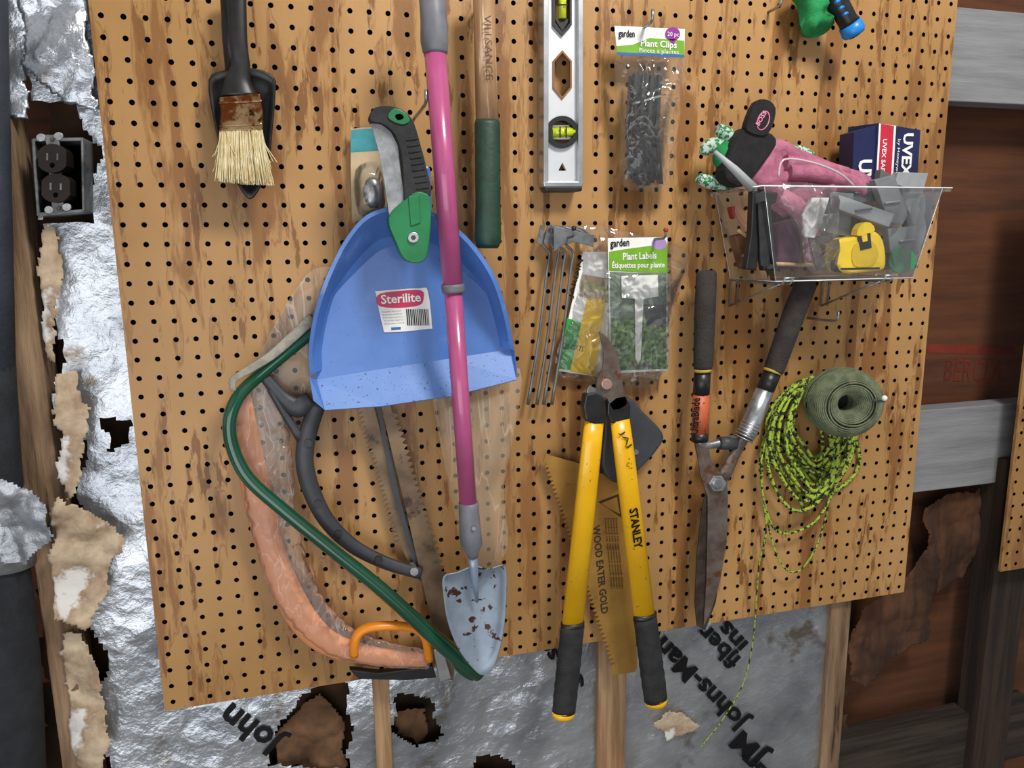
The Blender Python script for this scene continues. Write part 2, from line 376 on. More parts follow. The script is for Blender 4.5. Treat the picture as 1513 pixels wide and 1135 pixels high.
def stud(name,v,u0,u1,y0,mat,z0,z1,th=.09):
    a=W(u0,v,-y0).x; b=W(u1,v,-y0).x; m=MB(); m.box(((a+b)/2,y0+th/2,(z0+z1)/2),(b-a,th,z1-z0),mat); m.obj(name,kind='structure',bevel=.002)
stud('trim_4',1000,1452,1500,.03,darkwood,-1.5,-.4,.05)
stud('trim_5',1000,1222,1250,.012,wood_raw,-1.5,-.5,.1)
stud('trim_6',1060,553,577,.010,wood_lath,-1.5,-.5,.03)
stud('trim_7',1060,884,925,.010,wood_lath,-1.5,-.5,.03)
stud('trim_8',600,18,72,.012,wood_raw,-1.5,.22,.05)
# foil sheet
holes=[[(150,620),(185,615),(192,655),(160,668)],[(395,1140),(405,1090),(440,1040),(470,1012),(515,1015),(522,1140)],[(583,1030),(610,1020),(640,1045),(655,1085),(610,1105),(585,1085)],
 [(975,1050),(1010,1052),(1040,1075),(1000,1092),(985,1080)],[(40,140),(120,150),(140,215),(132,330),(60,330),(35,200)],[(690,1150),(705,1118),(750,1122),(770,1150)]]
hp=[[(W(u,v,-.02).x,W(u,v,-.02).z) for u,v in h] for h in holes]
def fh(x,z):
    q=Vector((x,0,z)); 
    if x<.3: a=.0095
    elif x<.45: a=.0095-.005*(x-.3)/.15
    else: a=.0045
    # flat creased facets: planar interpolation by coarse voronoi
    return .022+a*(noise.noise(q*6)*.9+crump(Vector((q.x,0,q.z*.7)),11)*.9+crump(q+Vector((2,0,5)),30)*.22)
m=MB(); vs=[];fs=[];idx={}; cell=.0045; x0=W(60,600,-.02).x; x1=W(1232,1000,-.02).x; ZL=-1.0
def gv(i,j):
    if (i,j) not in idx:
        x=x0+i*cell; z=ZL+j*cell; idx[(i,j)]=len(vs)
        vs.append((x+.003*noise.noise(Vector((x,0,z))*70),fh(x,z),z+.003*noise.noise(Vector((x,4,z))*70)))
    return idx[(i,j)]
for i in range(int((x1-x0)/cell)):
    for j in range(int(1.45/cell)):
        x=x0+(i+.5)*cell; z=ZL+(j+.5)*cell
        if x>XL+.05 and z>ZB+.05: continue
        if i<3+9*(noise.noise(Vector((0,0,z*14)))+.3): continue
        if z<.45 and (x<.5):
            jx=x+.012*noise.noise(Vector((x,0,z))*30); jz=z+.012*noise.noise(Vector((x,7,z))*30)
            if any(inpoly(jx,jz,h) for h in hp): continue
        fs.append([gv(i,j),gv(i+1,j),gv(i+1,j+1),gv(i,j+1)])
m.add(vs,fs,foilm,True)
foil=m.obj('foil_insulation',label='crumpled silver foil-faced insulation with torn holes',category='insulation')
foil['o']=tuple(foil.location)
for st,a,b,h in [('Johns-Manville',(1104,1062),(930,888),27),('fiber glass',(1094,972),(985,860),25),('ins',(1105,950),(1074,916),25),('JM',(1132,1112),(1096,1078),30),('John',(420,1092),(342,1040),34),('ses',(862,1012),(848,945),24),('se',(826,966),(806,940),22)]:
    m=MB(); m.text(st,a,b,h,-.022,ink,surf=fh,off=.03)
    if st=='JM':
        for k in range(3): m.poly([(1096+k*12,1122+k*4),(1100+k*12,1118+k*4),(1112+k*12,1130+k*4),(1108+k*12,1134+k*4)],-.015,.0005,ink)
    m.obj('printed_lettering',parent=foil,label='black printed lettering')
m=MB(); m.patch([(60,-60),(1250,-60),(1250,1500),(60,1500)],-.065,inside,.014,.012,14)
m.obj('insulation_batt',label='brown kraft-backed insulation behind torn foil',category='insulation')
def torn(outl,d,mat,lab,amp=.008,seed=1,cell=.003):
    m=MB(); m.patch(outl,d,mat,cell,amp,16,seed); return m.obj('torn_paper',label=lab,category='torn paper',solid=.0006)
torn([(78,735),(110,745),(165,780),(180,800),(150,880),(120,935),(88,910),(75,850)],.01,paperw,'crumpled torn kraft paper scrap on foil insulation',.014,3)
torn([(95,930),(125,945),(160,1050),(155,1140),(110,1140),(92,1020)],.0,paperw,'torn whitish paper backing hanging on insulation',.012,8)
torn([(20,-30),(120,-30),(135,60),(135,165),(80,140),(30,90)],.0,foilm,'crumpled foil flap peeling from wall',.014,5)
torn([(80,560),(110,545),(128,600),(120,700),(98,740),(84,690)],.004,paperw,'strip of torn tan paper along foil edge',.01,33)
torn([(62,330),(80,335),(92,420),(86,540),(66,520),(58,420)],-.004,paperw,'thin peeling tan paper strip beside stud',.008,41)
torn([(400,1140),(410,1095),(450,1050),(480,1030),(505,1065),(515,1140)],-.035,kraft,'torn brown kraft paper curling from insulation hole',.016,11)
torn([(585,1085),(590,1050),(625,1050),(640,1085),(612,1100)],-.045,kraft,'torn brown kraft paper inside insulation hole',.01,13)
torn([(965,1070),(990,1050),(1035,1072),(1010,1090),(985,1092)],-.012,paperw,'torn beige paper flap on foil',.005,17,.0025)
bp=M('brown_paper','#5a3820','#321d10',6,rough=.9,bump=.3,st=(3,3,.5))
torn([(1262,1010),(1255,940),(1275,890),(1330,870),(1385,800),(1380,890),(1375,950),(1310,975),(1285,1018)],-.06,bp,'torn brown building paper hanging in stud bay',.012,19)
torn([(1370,760),(1395,735),(1480,720),(1472,795),(1430,850),(1385,880)],-.075,bp,'ragged brown building paper under grey plank',.012,29)
torn([(0,-30),(28,-30),(36,120),(25,180),(0,170)],-.01,foilm,'crumpled narrow silver foil strip on wall',.01,23)
# pipe
t=thing('insulated_pipe','vertical pipe wrapped in black foam with silver tape','pipe',(20,1135,.03))
m=MB(); m.sw([(-18,-60,.0,24),(-13,250,.0,25),(-6,545,.0,25)],foamg,16); m.obj('upper_foam',t,label='blue-grey foam sleeve')
m=MB(); m.sw([(-5,540,.0,24),(0,700,.0,28),(7,850,.0,33),(15,1000,.0,40),(21,1200,.0,42)],foam,18,sub=3); m.obj('foam_sleeve',t)
m=MB(); m.sw([(-2,725,.0,33),(6,760,.0,36),(8,800,.0,36),(10,835,.0,38)],duct,18); m.patch([(0,700),(45,725),(60,745),(78,790),(60,805),(46,835),(0,835)],.04,duct,.003,.008,26); m.obj('duct_tape',t,label='crinkled silver duct tape wrap')
# outlet
t=thing('electrical_outlet','dark brown duplex receptacle in open steel box','outlet',(85,260,.0))
m=MB()
for q in ([(46,205),(51,204),(59,318),(54,320)],[(119,203),(123,203),(125,312),(121,314)],[(50,204),(120,203),(120,208),(50,209)],[(56,314),(122,309),(123,314),(57,320)]): m.poly(q,.012,.045,boxsteel)
m.poly([(48,205),(122,203),(124,314),(58,318)],-.03,.003,holem); m.obj('metal_box',t,label='galvanised steel box',bevel=.001)
m=MB(); m.poly([(68,212),(66,199),(84,199),(88,212),(94,302),(92,312),(78,314),(76,302)],.013,.003,boxsteel)
for (u,v) in [(60,203),(86,201),(72,310),(98,306)]: m.ell(u,v,7,6,.0135,.004,steel,16)
for (u,v) in [(76,206),(86,308)]: m.ell(u,v,3,3,.018,.004,darksteel,12)
m.obj('mounting_yoke',t,label='steel mounting strap',bevel=.0006)
def plug(cu,cv):
    m=MB(); pts=[(cu+21*max(-.86,min(.86,math.cos(a)))/.86,cv+21.5*math.sin(a)) for a in [i*math.pi/12 for i in range(24)]]
    m.poly(pts,.022,.03,brownplug)
    m.poly([(cu-9,cv-8),(cu-6,cv-8),(cu-6,cv+3),(cu-9,cv+3)],.0225,.001,boxsteel); m.poly([(cu+6,cv-7),(cu+9,cv-7),(cu+9,cv+3),(cu+6,cv+3)],.0225,.001,boxsteel); m.ell(cu,cv+10,4,4,.0225,.001,holem,12)
    m.obj('receptacle_face',t,bevel=.001)
plug(77,234); plug(82,278)
# ---------- trowel + paintbrush
t=thing('hand_trowel','black plastic trowel with broad pointed scoop behind paintbrush','trowel',(360,290,.02))
m=MB(); m.pillow([(308,118),(332,104),(375,101),(405,114),(407,140),(402,200),(396,250),(375,292),(358,284),(330,230),(316,180)],.03,black,-.016,6,3); m.obj('scoop',t,solid=.0025)
m=MB(); m.sw([(338,-20,.03,13),(342,60,.03,13),(346,110,.025,12)],black,12,.8); m.obj('handle',t)
t=thing('paintbrush','old paintbrush with rusty ferrule and splayed cream bristles','paintbrush',(365,270,.04))
m=MB(); m.sw([(350,-20,.05,13),(352,60,.05,13),(356,95,.048,13),(352,120,.046,19),(354,142,.045,27)],black,14,.45,sub=4); m.obj('handle',t,label='glossy black handle')
m=MB(); m.poly([(324,143),(384,138),(388,165),(388,192),(324,194),(326,168)],.055,.02,rustf)
for v in (150,184): m.poly([(323,v),(387,v-3),(387,v+1),(323,v+4)],.0562,.022,rustf)
m.obj('ferrule',t,bevel=.0015)
m=MB()
for i in range(1000):
    s=random.random(); k=random.random(); u0=325+62*s; dd=.036+.018*k; sp=(s-.5)*18
    u1=u0+sp+random.uniform(-4,5)+5; L=random.uniform(72,80)-3*abs(s-.5)+6*(s-.3)
    if random.random()<.05: u1+=random.uniform(-30,22); L*=random.uniform(.4,.95)
    m.sw([(u0,190,dd,.9),(u0+(u1-u0)*.4,192+L*.5,dd+random.uniform(0,.003),.9),(u1,192+L,dd+random.uniform(-.003,.004),.6)],bristle,3,caps=False)
m.obj('bristles',t,kind='stuff',label='cream splayed bristles')
# ---------- telescoping trowel
t=thing('long_handled_trowel','garden trowel on long pink telescoping pole with grey grip','garden tool',(712,998,.1))
m=MB(); m.sw([(637,-30,.1,20),(641,30,.1,20),(642,62,.1,21),(643,76,.1,19),(643,80,.1,17)],grey,18); 
m.obj('grip',t)
m=MB(); m.sw([(643,76,.1,16.5),(669,424,.1,15)],pink,20); m.obj('upper_tube',t)
m=MB(); m.sw([(669,424,.1,13.5),(692,748,.1,13)],pink,20); m.obj('lower_tube',t)
m=MB(); m.sw([(669,420,.1,17),(669.3,424,.1,17.5),(669.8,430,.1,17.5),(670,433,.1,16.5)],grey,20); m.obj('collar',t)
m=MB(); m.sw([(692,742,.1,14.5),(692.4,750,.1,15),(695,790,.1,16.5),(697,806,.1,16),(698,818,.1,9),(699,824,.1,7)],grey,18); m.ell(700,781,3,3,.1175,.003,steel,14); m.obj('socket',t)
m=MB(); m.sw([(698,818,.1,7),(700,838,.1,7),(702,862,.098,5),(705,890,.094,2)],steelclean,12,.8)
m.obj('tang',t)
m=MB(); m.pillow([(700,836),(676,845),(655,852),(655,880),(661,918),(675,955),(695,984),(713,998),(730,984),(742,945),(748,895),(747,838),(722,840)],.1,steelb,-.018,7,4,ctr=(703,895)); m.obj('blade',t,solid=.0015,label='mud-spattered pale steel blade')
# ---------- wooden handled tool
t=thing('wooden_handled_tool','worn wooden tool handle with dark green rubber grip','garden tool',(720,366,.05))
m=MB(); m.sw([(715,-30,.05,17),(717,80,.05,16.5),(720,182,.05,17.5)],woodh,16,.75); m.text('VILLSANCE',(715,22),(718,118),11,.0645,M('faded_ink','#5a4130',rough=.8)); m.obj('shaft',t)
m=MB(); m.sw([(720,178,.05,18),(720,184,.05,19.5),(721,300,.05,19),(721,350,.05,20),(721,360,.05,19),(721,367,.05,15)],greend,18,.8); m.obj('grip',t)
# ---------- level
t=thing('spirit_level','aluminium spirit level with yellow vials and cutouts','level',(832,280,.02))
dl=.03
def half(sg):
    c=831
    hexr=[(0,74),(14,90),(14,130),(0,147)]; rd=[(22*math.sin(a),195-22*math.cos(a)) for a in [i*math.pi/10 for i in range(11)]]
    p=[(0,-30),(0,-20),(12,-20),(12,36),(0,52)]+hexr+rd+[(0,240),(6,252),(0,252.5),(0,268),(22,268),(22,-30)]
    return [(c+sg*a,b) for a,b in p]
m=MB(); m.poly(half(1),dl-.008,.006,aluw); m.poly(half(-1),dl-.008,.006,aluw); m.obj('web',t)
for a,b in ((803,811),(854,862)):
    m=MB(); m.poly([(a,-30),(b,-30),(b-.5,270),(a+.5,270)],dl,.024,alu); m.obj('rail',t,bevel=.0008)
m=MB(); m.poly([(803,268),(862,268),(861,276),(804,276)],dl,.024,alu); m.poly([(804,276),(861,276),(857,283),(808,283)],dl-.001,.022,black); m.obj('end_cap',t,bevel=.001)
m=MB(); n=32
def ringp(mm,u,v,r0,r1,d,th,mat):
    o=[W(u+r1*math.cos(2*math.pi*i/n),v+r1*math.sin(2*math.pi*i/n),d) for i in range(n)]; q=[W(u+r0*math.cos(2*math.pi*i/n),v+r0*math.sin(2*math.pi*i/n),d) for i in range(n)]
    Y=Vector((0,th,0)); mm.rings([[p+Y for p in o],o,q,[p+Y for p in q]],mat,False,False)
ringp(m,831,195,17,24,dl-.003,.012,black)
m.poly([(812,185),(851,185),(851,206),(812,206)],dl-.012,.004,white); m.sw([(815,196,dl-.009,7),(848,195,dl-.009,7)],vial,14); m.poly([(827,187),(828.5,187),(828.5,204),(827,204)],dl,.001,ink); m.poly([(836,187),(837.5,187),(837.5,204),(836,204)],dl,.001,ink)
m.obj('round_vial',t,label='black ringed yellow bubble vial')
m=MB(); m.poly([(817,-30),(820,-30),(820,34),(831,47),(842,34),(842,-30),(845,-30),(845,37),(831,53),(817,37)],dl-.004,.01,black); m.sw([(831,-30,dl-.008,6),(831,28,dl-.008,6)],vial,12); m.poly([(820,28),(842,28),(831,46)],dl-.008,.004,black); m.poly([(823,6),(839,6),(839,8),(823,8)],dl,.001,ink); m.obj('top_vial',t,label='yellow tubular bubble vial')
m=MB(); m.poly([(831,74),(845,90),(845,130),(831,147),(817,130),(817,90),(819.5,91),(819.5,129),(831,143),(842.5,129),(842.5,91),(831,78),(819.5,91),(817,90)],dl-.006,.003,orangebr); m.obj('cutout_lining',t)
# ---------- plant clips package
t=thing('plant_clip_package','clear hanging bag of dark green plant clips with printed header','package',(957,282,.02))
m=MB(); m.poly([(908,38),(1012,43),(1011,84),(912,80)],.035,.001,white); m.poly([(911,68),(935,66),(960,56),(1011,60),(1011,84),(912,80)],.0355,.0003,lime); m.poly([(912,77),(1011,81),(1011,85),(912,81)],.036,.0003,bluep)
m.text('garden',(914,54),(938,55),10,.0362,ink,off=.02); m.text('Plant Clips',(946,68),(1000,71),9,.0364,white,off=.02); m.text('Pinces a plantes',(944,77),(1003,80),6,.0364,white)
m.ell(994,50,11,10,.0361,.0003,purple); m.poly([(988,58),(998,58),(996,66)],.0361,.0003,purple); m.text('20 pc',(986,53),(1003,54),6,.0366,white); m.obj('header_card',t,label='white and lime printed header card')
m=MB()
for k in range(8):
    o=k*6; L0=106+[6,2,0,4,1,5,8,3][k]; L1=270+[-6,0,3,-2,4,0,-4,2][k]
    dd=.018+.006*(k%2)
    m.poly([(932+o,L0,dd+.006),(937+o,L0,dd+.006),(933+o*.96,L1*.5+L0*.5,dd+.012),(936+o*1.05,L1,dd+.006),(931+o*1.05,L1,dd+.006),(928+o*.96,L1*.5+L0*.5,dd+.012)],dd,.008,clip)
    for q in range(7):
        v=L0+16+q*22; f=(v-L0)/(L1-L0); uu=932+o-4*math.sin(f*math.pi); m.poly([(uu,v),(uu+5,v-1),(uu+5,v+3),(uu,v+4)],dd+.015,.004,clip)
m.poly([(934,152),(983,138),(984,141),(935,155)],.036,.001,M('label_grey','#9aa39f',rough=.5)); m.obj('clip_bundle',t,kind='stuff',label='dark green plastic clips')
m=MB(); m.pillow([(911,80),(960,82),(1011,84),(1006,150),(998,220),(992,276),(955,282),(918,272),(918,200),(912,140)],.03,film,.018,7,3,.003,45); m.obj('clear_bag',t)
# ---------- dustpan
t=thing('dustpan','blue plastic dustpan with white sticker and dirt specks','dustpan',(610,605,.04))
O=[(457,556),(455,520),(462,470),(475,425),(492,385),(513,348),(540,318),(575,305),(612,303),(645,315),(680,340),(708,370),(732,408),(747,450),(756,490),(760,518)]
ct=(604,470)
m=MB(); A=[];Bq=[];C=[];Dq=[]
OO=cr(O,4); kk=len(OO)
for i,(u,v) in enumerate(OO):
    tt=i/(kk-1); e=min(1,min(tt,1-tt)*5); up=max(0,(430-v)/130); up=min(1,up)
    dx,dy=ct[0]-u,ct[1]-v; L=math.hypot(dx,dy); dx/=L;dy/=L
    df=.052+.033*e
    A.append(W(u,v,.03)); Bq.append(W(u+dx*1,v+dy*1,df)); C.append(W(u+dx*7,v+dy*7,df)); k=22+46*up; Dq.append(W(u+dx*k,v+dy*k*.9,.04))
def strip(mm,a,b,mat,sm=True):
    n=len(a); mm.add(a+b,[[i,i+1,n+i+1,n+i] for i in range(n-1)],mat,sm)
mid=[c.lerp(d,.7) for c,d in zip(C,Dq)]
for q,w in zip(mid,Dq): q.y=w.y-.006
strip(m,A,Bq,blue); strip(m,Bq,C,blue); strip(m,C,mid,blue); strip(m,mid,Dq,blue)
m.add(Dq+[W(754,516,.04),W(468,561,.04)],[list(range(len(Dq)+2))],blue)
m.add([C[0],mid[0],Dq[0],W(468,561,.04)],[(0,1,2,3)],blue); m.add([C[-1],mid[-1],Dq[-1],W(754,516,.04)],[(0,1,2,3)],blue)
m.obj('pan',t)
m=MB(); topl=[(468,561),(560,546),(665,530),(754,516)]; bot=[(480,606),(565,600),(668,585),(763,561)]
strip(m,[W(u,v,.04) for u,v in topl],[W(u,v,.062) for u,v in bot],bluel,False)
strip(m,[W(u,v,.062) for u,v in bot],[W(u,v+1,.058) for u,v in bot],bluel,False)
strip(m,[W(u,v,.037) for u,v in topl],[W(u,v,.058) for u,v in bot],bluel,False)
m.add([W(457,556,.052),W(468,561,.04),W(480,606,.062),W(463,592,.06)],[(0,1,2,3)],blue); m.add([W(760,518,.052),W(754,516,.04),W(763,561,.062),W(764,545,.06)],[(0,1,2,3)],blue)
m.obj('lip',t,label='lighter scuffed blue front lip')
m=MB(); m.poly([(600,312),(640,314),(636,245),(604,240)],.045,.02,blue); m.obj('handle',t,bevel=.004)
m=MB(); m.poly(cr([(556,436),(560,430),(620,426),(632,430),(638,480),(632,486),(574,491),(566,484)],3,True),.0415,.0004,white)
m.poly(cr([(556,443),(562,434),(590,430),(622,429),(626,440),(620,451),(590,455),(562,453)],3,True),.042,.0004,magenta)
m.text('Sterilite',(563,449),(622,445),13,.0427,white,off=.02)
uu=600
while uu<632:
    w=random.choice([.8,1.2,1.6]); m.poly([(uu,457),(uu+w,457),(uu+w+2,481),(uu+2,481)],.0422,.0002,ink); uu+=w+random.choice([1.1,1.5])
for i in range(5):
    m.text('Dust pan and brush'[:18-i],(564+i,462+i*4.4),(593+i,460+i*4.4),2,.0422,greyink)
m.poly([(578,484),(592,483),(592,487),(578,488)],.0422,.0002,bluep)
m.obj('label_sticker',t,label='white sticker with red logo and barcode')
# ---------- folding saw
t=thing('folding_saw','green and black folding pruning saw, blade folded','saw',(600,388,.1))
d0=.112
m=MB(); m.poly(cr([(546,170),(556,158),(580,157),(600,166),(612,182),(622,215),(632,255),(636,290),(600,296),(597,284),(594,235),(584,200),(566,184),(550,180)],3,True),d0,.022,blackr)
for i in range(9):
    v=205+i*9; u=602+i*1.9; m.poly([(u-2,v),(u+17,v-3),(u+17,v+1),(u-2,v+4)],d0+.0015,.004,blackr)
m.obj('handle',t,bevel=.005,segs=3,label='black rubber handle')
m=MB(); m.poly(cr([(573,172),(582,160),(598,166),(606,178),(596,184),(582,180)],3,True),d0+.002,.003,greens); m.poly(cr([(584,170),(592,168),(597,174),(588,177)],3,True),d0+.003,.003,holem); m.obj('end_inlay',t,bevel=.0008)
m=MB(); m.poly(cr([(574,322),(600,294),(618,283),(636,292),(637,325),(634,362),(628,384),(612,389),(597,382),(586,360)],3,True),d0+.001,.024,greens)
m.poly([(603,290),(620,286),(622,330),(607,335)],d0+.003,.003,greens)
m.obj('pivot_housing',t,bevel=.003,segs=3,label='green plastic pivot housing')
m=MB(); m.ell(611,351,8,8,d0+.004,.004,chrome,20); m.ell(611,351,4,4,d0+.005,.004,darksteel,6); m.obj('pivot_bolt',t,bevel=.0006)
m=MB(); m.poly([(548,182),(562,182),(578,195),(588,215),(592,250),(598,295),(585,318),(575,318),(568,270),(560,225)],d0-.006,.003,steel); m.obj('blade',t,bevel=.0004)
# ---------- blister card behind
t=thing('blister_card','hanging retail card with teal top and clear blister','package',(540,320,.01))
m=MB(); m.poly(cr([(518,196),(522,190),(552,188),(562,192),(572,318),(528,326),(520,318)],2,True),.014,.0008,beigec); m.poly([(519,192),(562,189),(563,222),(518,225)],.0145,.0003,tealc); m.obj('card',t)
m=MB(); m.pillow([(526,250),(560,245),(568,310),(530,316)],.015,film,.02,5,4); m.obj('blister',t); m=MB(); m.ball(W(551,285,.022),(.012,.007,.02),steel); m.obj('metal_fitting',t)
# ---------- bow saws
t=thing('bow_saw','bow saw with glossy green tubular steel frame','saw',(695,1000,.045))
m=MB(); m.sw([(478,478,.022,8),(455,496,.024,8.5),(418,526,.03,9),(375,562,.035,9.5),(350,590,.045,10),(339,625,.05,10),(345,665,.05,10),(368,708,.052,10),(420,755,.055,10),(490,812,.06,10),(560,868,.062,10.5),(620,922,.065,11),(665,962,.064,12),(708,997,.06,11)],greent,16,1,sub=5); m.obj('frame',t)
m=MB(); m.poly(cr([(655,955),(680,960),(706,990),(708,1002),(695,1007),(672,990)],3,True),.06,.02,greent); m.ell(690,992,5,5,.063,.006,steel,12); m.obj('lever',t,bevel=.003)
m=MB(); m.poly([(562,596),(576,596)]+teeth((580,610),(662,880),30,-8)+[(674,960),(670,1006),(655,1002),(642,940),(606,780)],.024,.0012,bladem); m.obj('blade',t,label='brown toothed blade')
t=thing('pruning_bow_saw','charcoal plastic framed bow saw with rusty blade','saw',(620,850,.03))
m=MB(); m.sw([(470,596,.03,12),(455,640,.03,13),(450,680,.03,13),(459,722,.03,13),(482,768,.03,12),(520,806,.03,11),(570,832,.03,10),(622,848,.03,9)],dgrey,10,.6,sub=5)
m.sw([(460,590,.03,13),(440,602,.03,16),(420,590,.03,11),(402,570,.03,9),(390,556,.03,8)],dgrey,10,.6,sub=4)
m.sw([(400,575,.03,6),(420,610,.03,6),(445,650,.03,7)],dgrey,8,.8,sub=3)
for (a,b) in ((455,655),(470,745),(500,790),(560,828)): m.ell(a,b,6,6,.0385,.003,black,14)
m.obj('frame',t)
m=MB(); m.poly([(552,600),(574,680),(624,850),(610,850),(600,825)]+teeth((592,805),(534,602),30,-9),.014,.0012,bladem); m.obj('blade',t); m=MB(); m.ell(612,845,6,6,.04,.02,steel,14); m.obj('wing_bolt',t)
m=MB(); m.poly([(556,600),(562,600),(592,740),(626,860),(619,858),(580,730)],.019,.002,dgrey); m.obj('blade_guard',label='thin dark strip beside saw blade',category='blade guard')
t=thing('bagged_bow_saw','orange tubular bow saw wrapped in clear plastic sleeve','saw',(600,985,.02))
m=MB(); m.sw([(356,580,.014,14),(360,625,.014,18),(370,680,.016,20),(383,745,.018,20),(400,810,.02,20),(425,875,.022,21),(455,925,.025,21),(495,955,.028,18),(560,970,.03,14),(632,975,.03,11)],orange,16,.45,sub=5); m.obj('frame',t)
m=MB(); 
pts=cr([(372,565,.02,24),(384,620,.022,34),(394,680,.024,37),(400,745,.026,34),(414,810,.028,32),(434,870,.03,31),(465,915,.032,28),(505,948,.034,25),(565,966,.036,20),(635,975,.036,15)],8)
pts=[(a+1.5*math.sin(i*1.7),b,c,r*(1+.05*math.sin(i*2.3))) for i,(a,b,c,r) in enumerate(pts)]
m.sw(pts,filmd,20,.45,caps=False); m.obj('plastic_sleeve',t)
m=MB(); m.sw([(523,968,.045,7),(525,945,.05,7),(538,930,.05,7),(570,925,.05,6.5),(610,928,.05,6.5),(628,942,.05,6.5),(634,975,.045,6.5)],orangeb,12,1.2,sub=4); m.obj('handle',t,label='bright orange loop handle')
m=MB(); m.poly([(516,990),(560,995),(640,985),(645,1002),(600,1006),(530,1004)],.028,.012,black); m.poly([(640,960),(655,958),(667,1003),(650,1008)],.03,.003,alu); m.obj('end_clamp',t,bevel=.002)
m=MB(); m.sw([(345,578,.058,4),(344,562,.055,5),(365,548,.048,6),(400,526,.04,7),(430,500,.034,8),(462,470,.026,8)],strapm,10,.3,sub=4); m.obj('cloth_strap',label='pale grey cloth strap draped over saw frame',category='strap')
def bag(outl,d,mat,h,lab,seed):
    m=MB(); m.pillow(outl,d,mat,h,9,4,.003,26,seed=seed); m.obj('plastic_bag',label=lab,category='plastic bag')
bag([(445,415),(475,395),(500,410),(480,520),(470,600),(420,640),(385,600),(372,555),(395,500)],.012,filmt,.008,'crumpled clear plastic bag behind dustpan',2)
bag([(640,560),(700,555),(768,545),(760,640),(745,720),(750,810),(715,850),(690,830),(672,760),(655,680)],.03,filmy,.02,'yellowed translucent plastic bag hanging behind dustpan',5)
# ---------- garden stakes
def stake(o,dd):
    t=thing('wire_stake','grey coated wire garden stake with hooked flat top','garden stake',(780+o,600,.012),group='grey wire garden stakes')
    m=MB(); m.sw([(868+o*.2,352,.03,2),(822+o,336,.03,2),(806+o,345,dd,2),(802+o,362,dd,2),(812+o,374,dd,2),(808+o,400,dd,2),(796+o,500,dd,2),(780+o,598,dd,2.6)],gwire,8,sub=3)
    m.obj('wire',t)
    m=MB(); m.poly([(799+o*.8,333+o*.05),(806+o*.8,331+o*.05),(800+o*.8,362),(793+o*.8,358)],dd+.004,.002,gwire); m.obj('flat_tab',t)
for o,dd in ((0,.016),(13,.018),(23,.02),(35,.022)): stake(o,dd)
m=MB(); m.poly([(818,334),(850,342),(878,347),(877,365),(850,358),(832,362),(819,372)],.036,.0015,gwire); m.obj('metal_bracket',label='flat grey metal bracket hanging on hook',category='bracket',bevel=.0004)
# ---------- packets
t=thing('seed_packet','green and yellow printed packet in clear bag','package',(860,555,.01))
m=MB(); m.poly([(862,372),(902,372),(902,560),(824,548),(840,470)],.014,.001,white); m.poly([(838,470),(868,480),(850,548),(826,545)],.0145,.0003,greenp); m.poly([(868,440),(894,444),(880,556),(842,549)],.0148,.0003,yellowp); m.poly([(860,405),(900,412),(898,448),(856,438)],.0146,.0003,beigec)
m.text('JARDIN',(846,440),(862,384),8,.0152,ink); m.text('20 ORTS',(832,515),(862,520),8,.0154,ink); m.text('Seeds',(862,425),(895,430),8,.0152,lime); m.obj('card',t)
m=MB(); m.pillow([(862,335),(935,345),(990,362),(1020,380),(1000,440),(985,540),(955,572),(900,566),(822,552),(838,470),(858,400)],.012,film,.01,7,4,.003,45); m.obj('clear_bag',t)
t=thing('plant_label_package','clear bag of white plant labels with lime header','package',(942,550,.025))
m=MB(); m.poly([(898,352),(986,350),(986,548),(902,552)],.026,.001,white); m.poly([(900,372),(925,368),(986,360),(986,404),(900,400)],.0265,.0003,lime)
m.text('garden',(902,365),(930,363),11,.0272,ink,off=.02); m.text('Plant Labels',(920,384),(970,382),10,.0272,white,off=.02); m.text('Étiquettes pour plante',(904,396),(982,395),8,.0272,white,off=.02); m.ell(974,360,11,9,.0268,.0003,M('lilac','#a88abf',rough=.5))
m.poly([(901,402),(985,404),(985,545),(903,548)],.0266,.0003,plantp); m.poly([(901,402),(985,404),(984,470),(902,470)],.0267,.0002,M('grey_green_print','#7f8d7f','#55694f',60,rough=.5)); m.poly([(950,450),(985,450),(985,478),(955,480)],.0268,.0002,dgrey)
m.text('Jardin 7 po',(930,543),(965,542),5,.0272,purple); m.obj('card',t,label='printed photo card')
m=MB(); m.poly([(918,408),(972,406),(973,438),(951,442),(947,530),(943,538),(939,530),(938,442),(919,440)],.03,.0012,white); m.obj('plant_label',t,label='white plastic T-shaped label',bevel=.0003)
m=MB(); m.pillow([(897,402),(940,402),(989,404),(990,450),(989,552),(940,556),(899,554),(896,450)],.028,film,.007,5,3,.002,45); m.obj('clear_bag',t)
# ---------- hand saw
t=thing('hand_saw','gold-coloured hand saw with printed blade and dark handle','saw',(920,995,.012))
m=MB(); m.poly([(806,671),(860,686),(915,712),(930,800),(942,985),(938,993),(906,998)]+teeth((903,985),(802,684),48,7),.016,.0012,gold)
m.text('WOOD EATER GOLD',(876,778),(889,908),11,.0168,goldp,off=.02)
for i in range(5): m.text('Finished cut aggressive tooth design',(893+i*4,766),(903+i*4,870),3.2,.0168,goldp)
m.poly([(884,742),(914,730),(920,764),(917,762),(912,734),(888,744),(900,752),(918,761),(919,765)],.0168,.0003,goldp)
m.obj('blade',t)
m=MB(); m.poly(cr([(898,600),(930,588),(950,608),(980,640),(976,660),(950,690),(925,712),(905,712),(890,690),(893,640)],3,True),.03,.02,dgrey); m.obj('handle',t,label='dark grey handle',bevel=.004); 
m=MB(); m.ell(940,668,4,4,.032,.003,steel,12); m.obj('handle_rivet',t)
